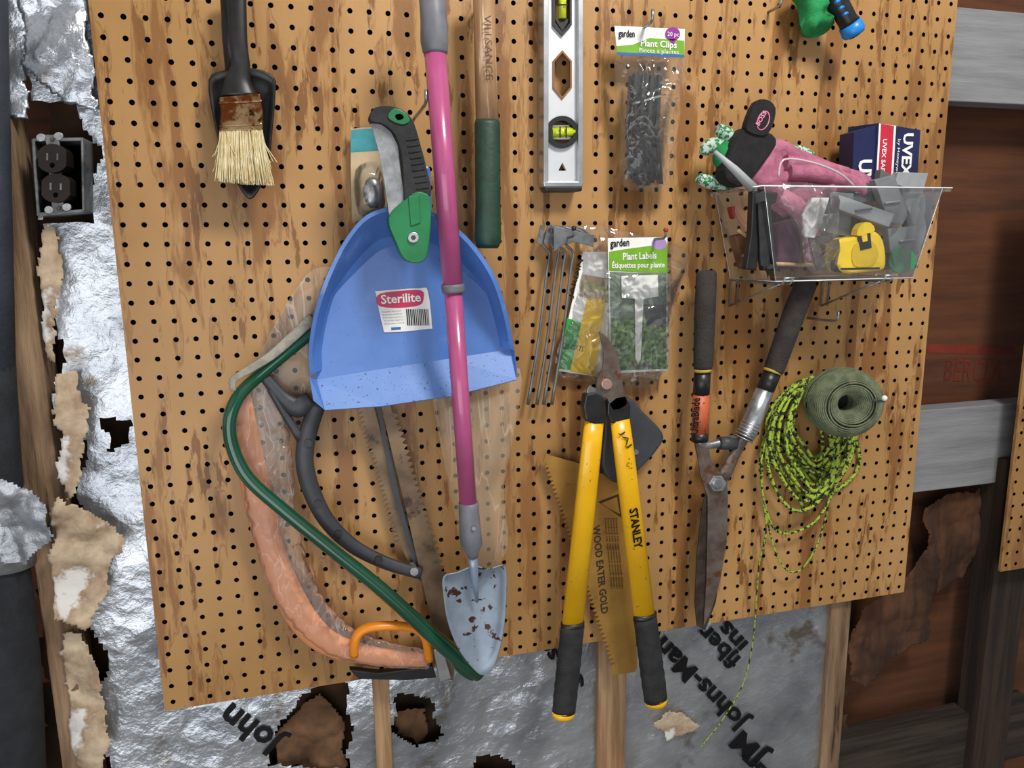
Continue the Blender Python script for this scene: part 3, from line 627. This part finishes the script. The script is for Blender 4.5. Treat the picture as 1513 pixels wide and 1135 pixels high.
# ---------- loppers
t=thing('loppers','yellow handled bypass loppers with black grips','loppers',(897,1060,.06))
dl=.065
m=MB(); m.sw([(878,622,dl,15),(874,660,dl,16),(846,925,dl,17)],yellow,16,.55); m.obj('arm',t)
m=MB(); m.sw([(916,620,dl,15),(921,660,dl,16),(953,918,dl,17)],yellow,16,.55)
m.text('STANLEY',(930,753),(938,812),13,dl+.0105,ink,off=.03); m.text('JAJ',(916,640),(928,662),8,dl+.01,goldp); m.text('C',(925,690),(930,690),6,dl+.01,goldp); m.obj('arm',t)
for a,b in (((846,925),(833,1052)),((953,912),(969,1034))):
    m=MB(); pts=[]
    for i in range(17):
        f=i/16; pts.append((a[0]+(b[0]-a[0])*f,a[1]+(b[1]-a[1])*f,dl,18+(.9 if i%2 and 3<i<15 else 0)))
    m.sw(pts,blackr,16,.7); m.sw([(a[0],a[1]-6,dl,18.5),(a[0],a[1]+4,dl,18.5)],black,16,.6); m.obj('grip',t,label='black rubber grip')
    m=MB(); m.sw([(b[0],b[1]-2,dl,18),(b[0]-.5,b[1]+5,dl,17.5),(b[0]-1,b[1]+9,dl,14)],yellow,16,.7); m.obj('grip_end_cap',t)
m=MB(); m.poly(cr([(866,583),(893,588),(894,625),(866,622)],2,True),dl+.008,.016,black); m.obj('ferrule',t,bevel=.002,label='black ferrule')
m=MB(); m.poly(cr([(898,596),(925,584),(932,618),(904,626)],2,True),dl+.006,.016,black); m.obj('ferrule',t,bevel=.002,label='black ferrule')
m=MB(); m.poly(cr([(886,491),(900,502),(911,520),(916,540),(919,560),(926,590),(924,600),(906,606),(898,590),(884,578),(882,562),(890,545),(892,520)],2,True),dl+.006,.003,rust); m.obj('cutting_blade',t,bevel=.0004,label='curved worn steel blade')
m=MB(); m.poly(cr([(906,560),(912,574),(896,584),(888,592),(872,592),(867,580),(872,570),(880,574),(888,564),(896,552)],2,True),dl+.002,.004,steel); m.obj('hook_jaw',t,bevel=.0006)
m=MB(); m.ell(897,568,8,8,dl+.011,.012,copper,20); m.obj('pivot_bolt',t,bevel=.001)
# ---------- hedge shears
t=thing('hedge_shears','worn hedge shears with brown foam grips and steel blades','shears',(1040,930,.04))
ds=.045
m=MB(); m.sw([(1044,400,ds,12),(1044,404,ds,15),(1042,450,ds,15.5),(1039,540,ds,14.5),(1038,546,ds,13)],greygrip,16); m.obj('grip',t)
m=MB(); m.sw([(1193,414,ds+.02,12),(1191,419,ds+.02,16),(1175,458,ds+.02,16.5),(1144,545,ds+.01,15),(1142,549,ds+.01,14)],greygrip,16); m.obj('grip',t)
m=MB(); m.sw([(1038,545,ds,13.5),(1038,549,ds,13.5)],ringy,16); m.obj('ring',t,label='worn yellow ring'); m=MB(); m.sw([(1142.5,547,ds+.01,14),(1141,551,ds+.01,14)],ringy,16); m.obj('ring',t,label='worn yellow ring')
m=MB(); m.sw([(1038,549,ds,12.5),(1036,583,ds,12.5)],black,14,.9); m.sw([(1036,583,ds,12.8),(1034,640,ds,12.6)],orlab,14,.9); m.sw([(1034,640,ds,12.6),(1034,652,ds,12.5)],black,14,.9)
m.text('UltraBlade',(1031,642),(1034,588),13,ds+.0125,ink,off=.03); m.obj('handle_tube',t,label='black tube with worn orange label')
m=MB(); m.sw([(1141,551,ds+.01,13),(1130,577,ds+.01,13.5)],black,14); m.sw([(1131,575,ds+.01,13.5),(1104,640,ds,14),(1100,650,ds,11)],chrome,16)
for i in range(7): m.sw([(1112-i*2.2,622+i*4.2,ds+.002,14.6),(1111-i*2.2,624+i*4.2,ds+.002,14.6)],chrome,16)
m.obj('handle_tube',t,label='galvanised steel tube')
m=MB(); m.sw([(1033,650,ds,8),(1042,658,ds,6),(1062,655,ds,7),(1085,650,ds,8)],steel,10,sub=3); m.sw([(1062,655,ds+.002,10),(1086,655,ds+.002,10)],dgrey,12); m.sw([(1100,646,ds,9),(1088,668,ds,9),(1068,706,ds,12)],rust,10,.5,sub=3); m.sw([(1033,650,ds,9),(1040,680,ds,9),(1056,708,ds,12)],rust,10,.5,sub=3); m.obj('tang',t,label='steel tangs and rubber bumper')
m=MB(); m.poly([(1028,655),(1046,658),(1054,690),(1074,706),(1076,735),(1074,800),(1064,860),(1050,905),(1040,925),(1044,860),(1046,780),(1046,735),(1036,705)],ds+.004,.003,rust); m.obj('blade',t,bevel=.0005,label='worn steel blade')
m=MB(); m.poly([(1046,720),(1074,740),(1068,820),(1058,890),(1042,932),(1030,925),(1027,890),(1030,820),(1038,750)],ds,.003,darksteel); m.obj('blade',t,bevel=.0005,label='dark rust-stained blade')
m=MB(); m.ell(1061,715,13,13,ds+.01,.014,steel,6); m.ell(1061,715,7,7,ds+.013,.014,chrome,20); m.obj('pivot_nut',t,bevel=.001)
# ---------- twine ball & rope
c=W(1245,594,.07); rr=RM(1250,595,.07,1)
t=thing('twine_ball','ball of grey-green jute twine hung on a peg','twine',(1246,648,.065))
ax=Vector((-.30,-.95,.04)).normalized(); e1=ax.cross(Vector((0,0,1))).normalized(); e2=e1.cross(ax)
m=MB(); n1=40; rs=[]
Rm_,rm_=33*rr,19*rr
def tp(th,ph,ex=0):
    cp,sp_=math.cos(ph),math.sin(ph)
    cp=math.copysign(abs(cp)**.75,cp); sp_=math.copysign(abs(sp_)**.75,sp_)
    rad=Rm_+(rm_+ex)*cp; return c+e1*rad*math.cos(th)+e2*rad*math.sin(th)*.95+ax*(rm_+ex)*1.5*sp_
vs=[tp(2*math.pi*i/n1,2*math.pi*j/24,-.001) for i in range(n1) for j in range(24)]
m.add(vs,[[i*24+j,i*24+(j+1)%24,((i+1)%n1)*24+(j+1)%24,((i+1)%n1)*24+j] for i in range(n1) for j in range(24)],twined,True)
corem=M('twine_hollow_shade','#16221a',rough=1)  # near-black disc paints the shade in the ball's open centre
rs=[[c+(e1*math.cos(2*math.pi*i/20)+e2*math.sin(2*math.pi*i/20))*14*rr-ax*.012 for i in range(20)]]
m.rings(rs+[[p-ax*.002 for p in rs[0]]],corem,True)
m.obj('core',t)
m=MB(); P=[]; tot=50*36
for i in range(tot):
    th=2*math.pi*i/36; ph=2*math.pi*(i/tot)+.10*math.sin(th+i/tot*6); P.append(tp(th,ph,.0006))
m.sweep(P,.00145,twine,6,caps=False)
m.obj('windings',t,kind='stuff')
m=MB()
for i in range(15):
    random.seed(50+i)
    a=1190+random.uniform(-6,12); tw=20+2.9*i; top=556+random.uniform(0,18); bot=752-[0,8,16,26,34,44,54,64,74][(i*4)%9]+random.uniform(-4,4); sk=random.uniform(-6,18); dd=random.uniform(.006,.035)
    mv=(top+bot)/2+random.uniform(4,14); w2=tw+random.uniform(2,10); j=lambda: random.uniform(-2,2)
    m.sw([(a,top,dd,2.8),(a-tw*.8+j(),top+35,dd,2.8),(a-w2+sk*.3,mv,dd+.003,2.8),(a-w2*.6+sk+j(),bot-22,dd,2.8),(a+sk+j(),bot,dd,2.8),(a+w2*.7+sk+j(),bot-28,dd,2.8),(a+w2+sk*.5,mv+j(),dd,2.8),(a+tw*.8,top+38,dd+.002,2.8)],rope,8,sub=6,closed=True)
m.sw([(1150,600,.02,2),(1126,660,.02,2),(1124,715,.02,2),(1140,775,.02,2),(1165,788,.02,2),(1205,770,.02,2),(1232,725,.02,2),(1262,660,.02,2)],rope,6,sub=6)
m.sw([(1145,610,.03,1.6),(1126,690,.025,1.4),(1134,770,.02,1.4),(1152,830,.02,1.4),(1178,845,.02,1.4),(1205,810,.02,1.4),(1224,750,.02,1.5)],rope,6,sub=6)
m.sw([(1140,620,.03,1.8),(1124,690,.03,1.5),(1132,780,.028,1.4),(1122,830,.026,1.3),(1118,880,.02,1.2),(1112,950,.012,1.1),(1098,1010,.005,1),(1070,1060,.0,.9),(1035,1105,-.002,.8)],rope,6,sub=6)
m.obj('cord_hank',label='hank of yellow-green and black braided cord with trailing end',category='cord')
# ---------- peg hooks
def hook(u,v,ln,r,tip=None,lab='steel peg hook in pegboard',upl=.012):
    t=thing('peg_hook',lab,'hook',(u,v,0),group='pegboard hooks'); o=W(u,v,0)
    m=MB(); m.sweep([o+Vector((0,.003,0)),o+Vector((0,-ln*.5,0)),o+Vector((0,-ln*.9,.001)),o+Vector((0,-ln,.004)),o+Vector((0,-ln,.004+upl))],r,steel if not tip else gwire,8); m.obj('rod',t)
    if tip:
        m=MB(); m.ball(o+Vector((0,-ln,.006+upl)),r*1.9,tip); m.obj('tip',t)
hook(935,52,.06,.0022); hook(826,352,.06,.0018,black,'wire peg hook with black tip',.006); hook(955,354,.06,.0018,redt,'wire peg hook with red tip',.006); hook(1218,573,.13,.0022,white,'peg hook with white tip',.002); hook(1135,18,.03,.002); hook(612,175,.1,.002); hook(704,12,.03,.002); hook(1193,470,.07,.002); hook(1205,5,.05,.002)
# ---------- bin on brackets
t=thing('storage_bin','clear plastic bin filled with gloves and garage odds and ends','bin',(1200,405,.07))
x0,x1=.575,.877; zt,zb_=.074,-.05; tp_=.034; yb,yf=-.006,-.138
m=MB()
top=[Vector((x0,yb,zt)),Vector((x1,yb,zt)),Vector((x1,yf,zt)),Vector((x0,yf,zt))]; i_=.008
a=[Vector((x0+i_,yb-i_*.3,zt)),Vector((x1-i_,yb-i_*.3,zt)),Vector((x1-i_,yf+i_,zt)),Vector((x0+i_,yf+i_,zt))]
b=[Vector((x0+i_+tp_*.8,yb-i_,zb_)),Vector((x1-i_-tp_,yb-i_,zb_)),Vector((x1-i_-tp_,yf+i_*1.5,zb_)),Vector((x0+i_+tp_*.8,yf+i_*1.5,zb_))]
dn=Vector((0,0,-.005))
m.add([v+dn for v in top]+top+a+b,[[i,(i+1)%4,4+(i+1)%4,4+i] for i in range(4)]+[[4+i,4+(i+1)%4,8+(i+1)%4,8+i] for i in range(4)]+[[8+i,8+(i+1)%4,12+(i+1)%4,12+i] for i in range(4)]+[[12,13,14,15]],binm)
m.obj('tub',t,bevel=.002)
m=MB(); m.sweep([v for v in top],.0009,clearedge,6,closed=True); m.obj('rim',t)
m=MB(); m.sweep([v for v in b],.0007,clearedge,6,closed=True)
for q in (0,2,3): m.sweep([a[q],b[q]],.00035,clearedge,6)
m.obj('moulded_edge',t,label='clear moulded corner edges')
def bracket(u):
    t=thing('wire_bracket','bent steel wire shelf bracket under clear bin','bracket',(u,455,0),group='wire brackets'); o=W(u,452,.002); m=MB()
    z1=zb_-.0035
    for s in (0,.012):
        P=[Vector((o.x+s,-.002,o.z)),Vector((o.x+s,-.004,z1)),Vector((o.x+s,-.06,z1)),Vector((o.x+s,-.13,z1)),Vector((o.x+s,-.135,z1+.008))]
        m.sweep(P,.0016,steel,8)
    m.sweep([Vector((o.x,-.003,o.z)),Vector((o.x,-.05,o.z*.6+z1*.4)),Vector((o.x,-.125,z1))],.0016,steel,8)
    m.sweep([Vector((o.x-.002,-.135,z1+.008)),Vector((o.x+.014,-.135,z1+.008))],.0016,steel,8)
    m.obj('wire',t)
bracket(1078); bracket(1213)
# contents
t=thing('work_glove','pink work glove with black cuff and logo tab','glove',(1200,300,.07))
m=MB(); m.pillow([(1120,215),(1150,205),(1185,222),(1235,242),(1285,262),(1282,300),(1240,325),(1200,330),(1160,325),(1120,290),(1095,262)],.065,pinkf,.02,6,3,.008,40,back=.02); m.obj('palm',t)
for q in ([(1150,290,.085,14),(1180,310,.09,14),(1200,350,.085,12),(1195,385,.08,10)],[(1165,255,.085,12),(1215,258,.09,13),(1262,272,.085,11),(1275,285,.08,9)],[(1160,240,.08,11),(1205,246,.085,11),(1250,256,.08,9)]):
    m=MB(); m.sw(q,pinkf,12,sub=3); m.obj('finger',t)
m=MB(); m.poly(cr([(1098,192),(1118,188),(1150,205),(1132,240),(1100,275),(1072,262),(1080,225)],3,True),.085,.03,blackf); m.obj('cuff',t,bevel=.005,label='black knit cuff')
m=MB(); m.poly(cr([(1118,150),(1135,148),(1146,160),(1142,185),(1130,200),(1106,194),(1104,182)],3,True),.088,.012,blackf); m.ell(1128,178,9,15,.0885,.0005,M('tab_pink','#d87aa0',rough=.6),24,.35); m.ell(1128,178,7.5,13.5,.0889,.0005,blackf,24,.35); m.text('BOSS',(1121,187),(1133,167),7,.0894,M('tab_pink2','#e38aae',rough=.6),off=.02); m.obj('logo_tab',t,bevel=.001)
t=thing('gardening_glove','white gardening glove with green rubber dots','glove',(1070,280,.05))
for q in ([(1085,235,.045,13),(1062,215,.05,12),(1045,218,.05,10),(1040,228,.05,7)],[(1095,225,.05,13),(1075,200,.055,11),(1060,190,.055,8)],[(1100,260,.04,12),(1070,270,.045,11),(1045,268,.045,10),(1032,262,.045,7)],[(1150,225,.04,10),(1180,226,.04,11),(1200,234,.04,8)]):
    m=MB(); m.sw(q,dotf,12,sub=3); m.obj('finger',t)
m=MB(); m.pillow([(1060,215),(1095,200),(1110,225),(1105,255),(1075,262),(1055,240)],.06,greenf,.012,5,3,.005,60,back=.02); m.obj('back_panel',t,label='green fabric back')
t=thing('garden_stake_holder','pale grey tapered plastic spike','spike',(1110,275,.1)); m=MB(); m.sw([(1056,224,.11,3),(1085,250,.11,6),(1114,280,.11,8)],M('pale_grey','#a9adb0',rough=.5),10); m.obj('spike',t)
t=thing('safety_glasses_box','navy, white and red cardboard eyewear box','box',(1308,270,.06))
db=.055
m=MB(); A_=W(1297,182,db); B_=W(1360,192,db); C_=W(1354,290,db); D_=W(1292,290,db); dx=Vector((-.018,.04,0))
m.add([A_,B_,C_,D_,A_+dx,B_+dx,C_+dx,D_+dx],[(0,1,2,3),(4,5,6,7),(0,4,7,3),(1,2,6,5),(0,1,5,4),(3,2,6,7)],navy)
m.poly([(1299,182.5),(1324,186),(1318,290),(1293,290)],db+.0005,.0003,white); m.poly([(1302,183),(1321,186),(1315,290),(1296,290)],db+.001,.0003,redc)
m.text('UVEX SAFETY',(1305,205),(1300,272),7,db+.0015,white,off=.02); m.text('UVEX',(1336,196),(1331,262),17,db+.001,white,off=.03); m.text('by Honeywell',(1327,205),(1323,262),5,db+.001,white)
m.obj('carton',t)
m=MB(); m.poly([(1262,195),(1297,184),(1292,290),(1258,290)],db-.002,.03,navy); m.text('UV',(1270,235),(1268,275),22,db-.001,white,off=.03); m.obj('carton_flap',t)
t=thing('tape_measure','yellow tape measure with black trim','tape measure',(1275,400,.1))
m=MB(); m.poly(cr([(1238,364),(1243,353),(1268,349),(1290,341),(1304,350),(1310,372),(1309,396),(1294,401),(1243,402)],3,True),.116,.03,tapey); m.obj('case',t,bevel=.005,segs=3)
m=MB(); m.poly(cr([(1266,347),(1273,331),(1286,329),(1293,340),(1280,350)],2,True),.117,.012,tapey); m.poly(cr([(1262,362),(1288,356),(1298,374),(1290,392),(1262,392)],3,True),.1175,.002,M('dial','#d8b414',rough=.4)); m.poly([(1268,350),(1286,344),(1288,366),(1272,370)],.1185,.002,black);m.poly([(1273,348),(1281,346),(1282,356),(1275,358)],.119,.001,tapey); m.poly([(1234,385),(1244,383),(1244,403),(1235,401)],.113,.01,black); m.poly([(1243,396),(1300,395),(1300,398),(1243,399)],.1165,.001,black); m.obj('lock_and_trim',t,label='black lock button and trim')
def bit(name,lab,cat,pts,d,th,mat,bev=.001,grp=None):
    m=MB(); m.poly(pts,d,th,mat); o=m.obj(name,label=lab,category=cat,bevel=bev)
    if grp: o['group']=grp
pv=[pvcg,M('grey_bracket_light','#a4a8aa','#94989b',20,rough=.35,metal=.2),M('grey_bracket_dark','#6a6e71','#5d6164',20,rough=.45,metal=.2)]
brk=[([(1328,254),(1372,256),(1367,274),(1358,304),(1370,330),(1352,336),(1338,300),(1346,280),(1322,272)],.1,1),([(1292,266),(1322,258),(1342,318),(1334,332),(1314,328)],.104,0),([(1240,288),(1322,316),(1314,336),(1236,308)],.112,1),([(1226,283),(1262,286),(1256,350),(1228,345),(1192,335),(1196,316),(1228,318)],.09,0),([(1312,338),(1370,332),(1368,360),(1348,380),(1316,374)],.105,0),([(1340,300),(1378,288),(1374,338),(1342,342)],.085,2),([(1246,274),(1296,268),(1304,296),(1258,302)],.085,2),([(1302,250),(1330,264),(1324,292),(1298,282)],.09,2)]
for p,d,k in brk:
    m=MB(); m.poly(p,d,.012,pv[k]); 
    cx=sum(q[0] for q in p)/len(p); cy=sum(q[1] for q in p)/len(p); m.poly([(cx-12,cy-2),(cx+12,cy-5),(cx+12,cy-2),(cx-12,cy+1)],d+.004,.006,pv[(k+1)%3])
    o=m.obj('plastic_bracket',label='grey folded plastic gutter clip in bin',category='bracket',bevel=.001,group='grey plastic brackets')
bit('clamp','black spring clamp with ridged jaws','clamp',[(1112,282),(1150,284),(1148,300),(1140,302),(1142,345),(1150,400),(1128,400),(1124,350),(1118,400),(1102,398),(1110,340)],.118,.012,black,.002)
bit('clamp','black clothes-peg style clamp standing in bin','clamp',[(1120,300),(1136,298),(1138,392),(1130,396),(1124,392)],.122,.003,blackr,.001)
bit('utility_knife','dull red plastic tool handle inside bin','knife',[(1080,306),(1092,304),(1108,325),(1106,338),(1084,322)],.05,.012,M('dull_red','#8e2f2a',rough=.6))
bit('white_packet','white glossy packet inside bin','packet',[(1186,318),(1198,292),(1226,292),(1214,330),(1204,352),(1190,350)],.112,.004,white)
bit('knit_glove','dark purple folded glove inside bin','glove',[(1150,330),(1180,318),(1185,372),(1180,398),(1150,398)],.09,.03,M('plum_fabric','#4a2438',rough=.9),.004)
bit('leather_scrap','brown leather offcut inside bin','scrap',[(1086,348),(1106,344),(1112,396),(1100,398)],.08,.02,M('leather','#7a5638','#5f4029',30,rough=.8),.003)
bit('metal_strap','rusty thin metal strap inside bin','strap',[(1196,352),(1234,345),(1236,356),(1212,362),(1222,400),(1208,400)],.1,.004,rust,.001)
m=MB()
for a,b in (((1090,340),(1140,372)),((1100,388),(1200,392)),((1098,380),(1118,352))): m.sw([(a[0],a[1],.09,3),(b[0],b[1],.095,3)],stickw,6)
m.obj('wooden_sticks',label='pale wooden sticks at bottom of bin',category='sticks')
t=thing('bottle_cap','green ridged plastic cap inside bin','cap',(1335,400,.1)); m=MB(); m.sw([(1334,386,.121,18),(1332,385,.112,19)],greens,20); m.poly([(1318,372),(1330,366),(1336,380),(1322,392)],.123,.003,greens); m.obj('cap',t)
bit('wire_bundle','dark folded cloth inside bin','cloth',[(1290,372),(1318,360),(1320,398),(1296,400)],.09,.02,dgrey,.003)
m=MB(); m.pillow([(1150,275),(1232,280),(1240,340),(1236,398),(1195,400),(1182,350)],.112,film,.010,6,4,.005,45); m.obj('plastic_pouch',label='crumpled clear pouch in bin',category='pouch')
m=MB(); m.sw([(1150,262,.11,1.6),(1158,236,.11,1.6),(1200,240,.115,1.6),(1240,256,.115,1.6),(1262,275,.11,1.6)],M('clear_tube','#c9b9bd',rough=.15),8,sub=4); m.obj('glasses_frame',label='clear plastic safety glasses temple arm',category='glasses')
# ---------- top glove + handle
t=thing('garden_glove','green cloth bundle hanging from hook','cloth',(1200,55,.03))
m=MB(); m.pillow([(1172,-20),(1235,-20),(1232,20),(1225,45),(1200,56),(1185,45),(1178,15)],.03,greenf,.02,6,3,.008,60,back=.01); m.obj('cloth',t)
t=thing('screwdriver','black ridged handle with blue end','hand tool',(1262,48,.05))
m=MB(); m.sw([(1222,-30,.05,12),(1238,5,.05,15),(1252,30,.05,14),(1256,36,.05,15)],black,14)
for k in range(4): m.sw([(1228+k*6,-5+k*9,.066,2.5),(1234+k*6,-8+k*9,.066,2.5)],cyanp,8)
m.obj('handle',t); m=MB(); m.sw([(1255,35,.05,16),(1261,47,.05,17),(1263,52,.05,14)],cyanp,14); m.sw([(1263,51,.05,9),(1264,53,.05,9)],black,12); m.obj('end_cap',t)
# ---------- lights
def area(name,loc,tgt,size,power,col=(1,1,1),sy=None):
    l=bpy.data.lights.new(name,'AREA'); l.size=size; l.energy=power; l.color=col; o=bpy.data.objects.new(name,l); sc.collection.objects.link(o); o.location=loc
    if sy: l.shape='RECTANGLE'; l.size_y=sy
    o.rotation_euler=(Vector(tgt)-Vector(loc)).to_track_quat('-Z','Y').to_euler()
area('ceiling_lamp',(.7,-1.2,1.3),(.3,0,-.15),.38,32,(1,.96,.9))
area('fill_light',(-.5,-2.1,-.55),(.3,0,-.3),2.0,22,(.97,.98,1),1.4)  # added soft fill with no known source, brightens the foil
w=bpy.data.worlds.new('world'); sc.world=w; w.use_nodes=True; nt=w.node_tree; bg=nt.nodes['Background']
tc=nt.nodes.new('ShaderNodeTexCoord'); nz=nt.nodes.new('ShaderNodeTexNoise'); nz.inputs['Scale'].default_value=2.2; rp=nt.nodes.new('ShaderNodeValToRGB')
rp.color_ramp.elements[0].position=.42; rp.color_ramp.elements[0].color=(.06,.06,.065,1); rp.color_ramp.elements[1].position=.6; rp.color_ramp.elements[1].color=(1.3,1.31,1.33,1)
nt.links.new(tc.outputs['Generated'],nz.inputs['Vector']); nt.links.new(nz.outputs[0],rp.inputs[0]); nt.links.new(rp.outputs[0],bg.inputs[0]); bg.inputs[1].default_value=.47
